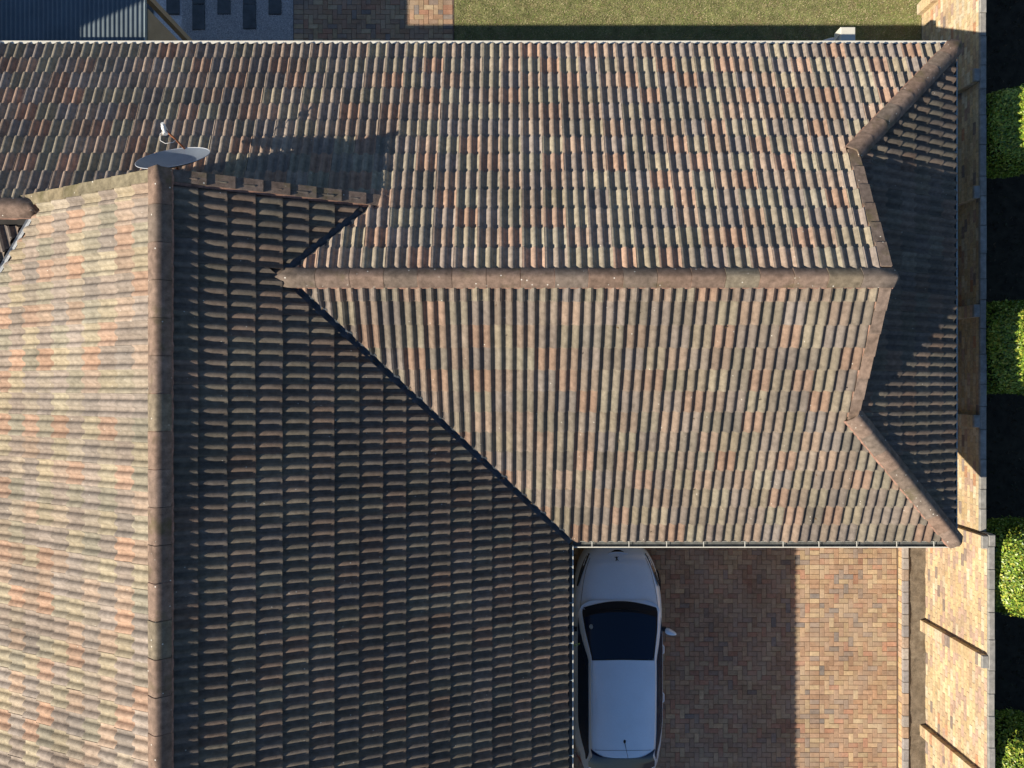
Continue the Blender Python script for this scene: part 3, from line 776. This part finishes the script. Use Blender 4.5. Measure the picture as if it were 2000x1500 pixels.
tag(lt, 'dark leaf litter on the shaded soil beyond the wall', 'leaf litter')

# ---------------- parked car ----------------
car = empty('parked_car', (2.1, -5.4, 0))
tag(car, 'white hatchback parked in the shade with its nose under the gutter', 'car')
CX, CY0 = 2.10, -3.25
def ip(tab, t):
    if t <= tab[0][0]: return tab[0][1]
    for (a, va), (b_, vb) in zip(tab, tab[1:]):
        if t <= b_:
            k = (t-a)/(b_-a); return va+(vb-va)*k
    return tab[-1][1]
def sp(tab, t):
    """smoothed lookup"""
    e = .06; return (ip(tab, t-e)+ip(tab, t)*2+ip(tab, t+e))/4
HW = [(0,.44),(.04,.55),(.1,.62),(.2,.69),(.33,.755),(.5,.81),(.7,.85),(.95,.88),(1.2,.895),(2.2,.905),(3.2,.90),(3.6,.885),(3.85,.85),(4.05,.78),(4.17,.68),(4.25,.50)]
ZD = [(0,.58),(.06,.68),(.14,.735),(.3,.79),(.6,.86),(.95,.93),(1.2,.95),(3.9,.97),(4.1,.96),(4.2,.90),(4.25,.80)]
def W(t, x, z): return (CX+x, CY0-t-.11*max(0, t-2.9), z)
ts = [0,.02,.05,.1,.16,.24,.33,.43,.55,.7,.85,1.0,1.2,1.5,1.9,2.3,2.7,3.1,3.4,3.6,3.75,3.9,4.0,4.1,4.17,4.22,4.25]
sec = [(0,0),(.25,.004),(.5,.016),(.72,.04),(.84,.065),(.90,.10),(.955,.17),(.985,.26),(1.0,.36),(.995,.50),(.97,.62)]
def body(i, j):
    t = ts[j]; h = sp(HW, t) if 0 < t < 4.25 else ip(HW, t); z0 = sp(ZD, t)
    k = i
    s_ = 1 if k >= 0 else -1; q = sec[abs(k)]
    zz = z0-q[1]*(1 if abs(k) < 6 else 1)
    wheel = 0
    for wc in (.86, 3.42):
        if abs(k) >= 9 and abs(t-wc) < .32: wheel = math.sqrt(max(0, .32**2-(t-wc)**2))
    zz = max(zz, .2) if abs(k) < 10 else .2
    if wheel and abs(k) >= 10: zz = max(zz, .32+wheel*.6)
    return W(t, s_*q[0]*h, zz)
b = MB(); K = len(sec)-1; nn = 2*K+1
v = [body(i-K, j) for j in range(len(ts)) for i in range(nn)]
f = [(j*nn+i, j*nn+i+1, (j+1)*nn+i+1, (j+1)*nn+i) for j in range(len(ts)-1) for i in range(nn-1)]
f += [tuple(range(nn)), tuple((len(ts)-1)*nn+i for i in range(nn))[::-1]]
b.add(v, f, (1,1,1), [True]*(len(f)-2)+[False, False]); b.build('body', M_PAINT, car)
# greenhouse
ZT = [(.97,.945),(1.95,1.435),(2.3,1.465),(2.9,1.465),(3.4,1.44),(3.70,1.405),(3.74,1.385),(4.12,1.15),(4.18,.98)]
HE = [(.97,.50),(1.0,.60),(1.05,.69),(1.1,.735),(1.2,.755),(1.5,.71),(1.93,.605),(2.3,.61),(3.4,.60),(3.62,.575),(3.72,.545),(3.85,.60),(4.12,.62)]
ZX = [(.97,.94),(1.14,.955),(1.93,1.375),(2.3,1.40),(3.3,1.38),(3.62,1.35),(3.72,1.33),(4.12,1.07),(4.18,.97)]
HB = [(.97,.51),(1.0,.62),(1.05,.71),(1.1,.76),(1.2,.80),(1.5,.83),(1.9,.845),(3.3,.84),(3.7,.80),(4.0,.74),(4.14,.68)]
def top(t, w_, off=0.):
    zt, ze, he = ip(ZT, t), ip(ZX, t), ip(HE, t)
    return W(t, w_*he, ze+(zt-ze)*(1-abs(w_)**2.4)+off)
def sidep(t, q, sgn, off=0.):
    he, ze, hb = ip(HE, t), ip(ZX, t), ip(HB, t); zb = .955
    x = he+(hb-he)*(q**.85); z = ze+(zb-ze)*q
    return W(t, sgn*(x+off), z+off*.35)
tg = [.97,1.0,1.05,1.1,1.18,1.27,1.4,1.6,1.8,1.95,2.2,2.6,3.0,3.3,3.5,3.62,3.70,3.74,3.85,4.0,4.12,4.18]
b = MB()
b.grid(21, len(tg), lambda u, v: top(tg[round(v*(len(tg)-1))], 2*u-1))
for sgn in (-1, 1): b.grid(6, len(tg), lambda u, v: sidep(tg[round(v*(len(tg)-1))], u, sgn), flip=(sgn > 0))
b.build('cabin_shell', M_PAINT, car)
def lerp(a, b_, t): return a+(b_-a)*t
def panel(name, m, t0, t1, wfn, off, nu=17, nv=14, tcurve=None):
    b = MB()
    def fn(u, v):
        w_ = (2*u-1)
        t = lerp(t0, t1, v)
        if tcurve: t += tcurve(w_, v)
        return top(t, w_*wfn(t), off)
    b.grid(nu, nv, fn); return b.build(name, m, car)
panel('cowl', M_BLACKP, .985, 1.15, lambda t: .96, .006, tcurve=lambda w_, v: .12*abs(w_)**2.6)
panel('windscreen_surround', M_BLACKP, 1.0, 1.945, lambda t: .975, .004, tcurve=lambda w_, v: (.12*abs(w_)**2.5*(1-v)+.03*abs(w_)**2*v))
panel('windscreen', M_GLASS, 1.17, 1.925, lambda t: .93, .008, tcurve=lambda w_, v: (.10*abs(w_)**2.5*(1-v)+.03*abs(w_)**2*v))
panel('roof_panel', M_PAINT, 1.95, 3.69, lambda t: .955, .010, tcurve=lambda w_, v: (.035*abs(w_)**2*(1-v)-.07*abs(w_)**4*v))
panel('rear_window', M_GLASS, 3.735, 4.08, lambda t: 1.05, .009, tcurve=lambda w_, v: -.15*abs(w_)**4*(1-v*.3))
b = MB(); b.grid(17, 2, lambda u, v: (lambda q: (q[0], q[1], q[2]+.0125))(top(3.575+.02*abs(2*u-1)**2+.006*v, (2*u-1)*.93, 0)), smooth=False); b.build('roof_seam', M_BLACKP, car)
for sgn in (-1, 1):
    b = MB()
    def sw(u, v):
        t = lerp(1.30, 3.86, v); lo = .86; hi = .12
        if t < 2.0: hi = lerp(.80, .12, max(0, (t-1.34)/.66)**.7)
        if t > 3.2: lo = lerp(.86, .40, ((t-3.2)/.66)**1.6); hi = lerp(.12, .30, ((t-3.2)/.66)**2)
        return sidep(t, lerp(hi, lo, u), sgn, .007)
    b.grid(6, 30, sw, flip=(sgn > 0)); b.build('side_window', M_GLASS, car)
    # door seams and handles
    for t in (1.95, 2.9):
        b = MB(); b.tube([W(t, sgn*.90, .62), W(t+.04, sgn*.93, .64), W(t+.16, sgn*.93, .64), W(t+.20, sgn*.90, .62)], .012, 8); b.build('door_handle', M_PAINT, car)
    # mirror
    b = MB(); mc = Vector(W(1.60, sgn*1.0, .93))
    def mir(u, v):
        a = 2*math.pi*u; r = math.sin(math.pi*v); e = 1-.25*max(0, sgn*math.cos(math.pi*v))
        xx = -math.cos(math.pi*v)*.115; sw_ = .3*(xx*sgn)
        return (mc.x+xx, mc.y+math.cos(a)*r**.7*.062*(1-.35*(xx*sgn)/.115)-sw_, mc.z+math.sin(a)*r**.7*.075)
    b.grid(17, 12, mir); b.build('wing_mirror', M_PAINT, car)
    b = MB(); b.box((CX+sgn*.86-.04, CY0-1.58, .90), (CX+sgn*.86+.05, CY0-1.50, .95)); b.build('mirror_mount', M_BLACKP, car)
    # lamps
    b = MB()
    def hl(u, v):
        t = lerp(.13, .74, u); h = sp(HW, t); w_ = lerp(.06, .035, u)*math.sin(math.pi*min(.97, max(.05, u)))**.5+.012
        x = h*(.955-.05*(1-u))-w_*(1-v)+.006; z = sp(ZD, t)-.075-.06*v-.015*u+.015
        return W(t, sgn*x, z)
    b.grid(14, 4, hl, flip=(sgn > 0)); b.build('headlight', M_LENS, car)
    b = MB()
    def tl(u, v):
        t = lerp(3.93, 4.2, u); h = sp(HW, t); return W(t, sgn*(h*(.93+.07*v)+.012-.03*u), .93-.14*v)
    b.grid(8, 4, tl, flip=(sgn > 0)); b.build('tail_light', M_RED, car)
    for wc in (.86, 3.42):
        b = MB(); b.tube([W(wc, sgn*.66, .31), W(wc, sgn*.87, .31)], .31, 24); wo = b.build('wheel', M_TYRE, car)
        b = MB(); b.tube([W(wc, sgn*.80, .31), W(wc, sgn*.875, .31)], .2, 16); b.build('rim', M_CHROME, wo)
    # bonnet shut line
    b = MB(); pts = []
    for k in range(14):
        t = lerp(.2, 1.26, k/13); h = sp(HW, t)*(.80+.06*(k/13)); z0 = sp(ZD, t); pts.append(W(t, sgn*h, z0-.052+.004))
    b.tube(pts, .0035, 4); b.build('bonnet_seam', M_BLACKP, car)
b = MB(); b.grid(15, 3, lambda u, v: W(.035+.05*v+.16*abs(2*u-1)**2.2*1, (2*u-1)*.40, .70-.07*(1-v)+.004-.05*abs(2*u-1)**2)); b.build('grille', M_BLACKP, car)
b = MB(); b.tube([W(.088+.03*abs(q)**2, q*.19, .712-.006*abs(q)) for q in [k/6-1 for k in range(13)]], .011, 6); b.build('trim_strip', M_PAINT, car)
# small rearing-animal badge on the bonnet nose
b = MB(); 
def bd(pts):
    b.poly([(CX-.03+px*.085, CY0-.20+py*.085, sp(ZD, .20-py*.085)+.008) for px, py in pts])
bd([(-.15,-.35),(.1,-.3),(.22,.0),(.12,.3),(-.05,.42),(-.2,.3),(-.12,.05)]); bd([(.1,.12),(.42,.32),(.46,.42),(.3,.38),(.08,.24)])
bd([(.12,-.28),(.34,-.48),(.48,-.42),(.3,-.3),(.18,-.1)]); bd([(-.15,-.35),(-.35,-.5),(-.1,-.55),(.0,-.36)]); bd([(-.1,.1),(-.45,.2),(-.5,.38),(-.38,.3),(-.12,.22)])
b.build('badge', M_BLACKP, car)
b = MB(); c0 = Vector(top(1.42, -.80, .016)); n_ = 14
b.poly([(c0.x+.036*math.cos(2*math.pi*k/n_), c0.y+.04*math.sin(2*math.pi*k/n_), top(1.42-.04*math.sin(2*math.pi*k/n_), -.80+.05*math.cos(2*math.pi*k/n_), .013)[2]) for k in range(n_)]); b.build('licence_disc', M_STICK, car)
b = MB(); p0 = Vector(W(3.42, .02, 1.45)); b.sphere(p0, (.024, .036, .016)); b.tube([p0+Vector((0,-.02,.005)), p0+Vector((.02,-.12,.05)), p0+Vector((.045,-.26,.13))], [.007,.004,.003], 6); b.build('aerial', M_BLACKP, car)
for (a0, a1) in ((-.52, .02), (-.02, .50)):
    b = MB(); b.tube([top(1.10+.08*abs(a0)**2, a0, .022), top(1.13, (a0+a1)/2, .026), top(1.12+.06*abs(a1)**2, a1, .022)], .008, 5); b.build('wiper', M_BLACKP, car)

# ---------------- weed in the gutter ----------------
wd = empty('gutter_weed', (.95, -4.22, 3.46)); tag(wd, 'small green weed sprouting from the gutter beside the car windscreen', 'weed')
for k in range(9):
    a = random.uniform(-1.2, 1.4)-.4; L_ = random.uniform(.07, .16); p = Vector((.94, -4.20, 3.42)); d_ = Vector((math.cos(a), math.sin(a), .7))
    b = MB(); s_ = Vector((-d_.y, d_.x, 0)).normalized()*.005
    b.add([p-s_, p+s_, p+d_*L_*.6+s_, p+d_*L_*.6-s_, p+d_*L_+Vector((0,0,-.03))], [(0,1,2,3),(3,2,4)], (.14,.24,.06)); b.build('leaf', M_LEAF, wd)

# ---------------- small debris on the roof ----------------
TW_ = [(-2.35, 2.0, 0), (-1.03, -.27, 1), (.62, -2.05, 2), (-3.2, 3.9, 3)]
b = MB()
for k in range(150):
    if k % 3 == 0: x = random.uniform(-2.9, .8); y = -1.57-x+random.uniform(-.05, .07)
    elif k % 3 == 1: x = random.uniform(-8, 6); y = random.uniform(3.4, 5.3) if x > -2 else random.uniform(2.9, 5.3)
    else: x = random.uniform(-.5, 4.8); y = random.uniform(-2.4, 1.2)
    z = max(zN(y), -9) if y > RY else zS(y)
    if y < RY and x+y < -1.6: z = zME(x)
    a = random.uniform(0, 6.28); L_ = random.uniform(.008, .028); c0 = Vector((x, y, z+.055+random.uniform(0, .03))); d_ = Vector((math.cos(a), math.sin(a), 0))*L_; e_ = Vector((-d_.y, d_.x, 0))*.35
    b.poly([c0-d_, c0+e_, c0+d_+Vector((0,0,.004)), c0-e_], random.choice([(.10,.06,.03), (.05,.04,.02), (.16,.10,.05), (.04,.035,.03)]))
tag(b.build('leaf_litter', M_BLADE), 'tiny dry leaf scraps scattered over the roof tiles', 'leaf litter', kind='stuff')
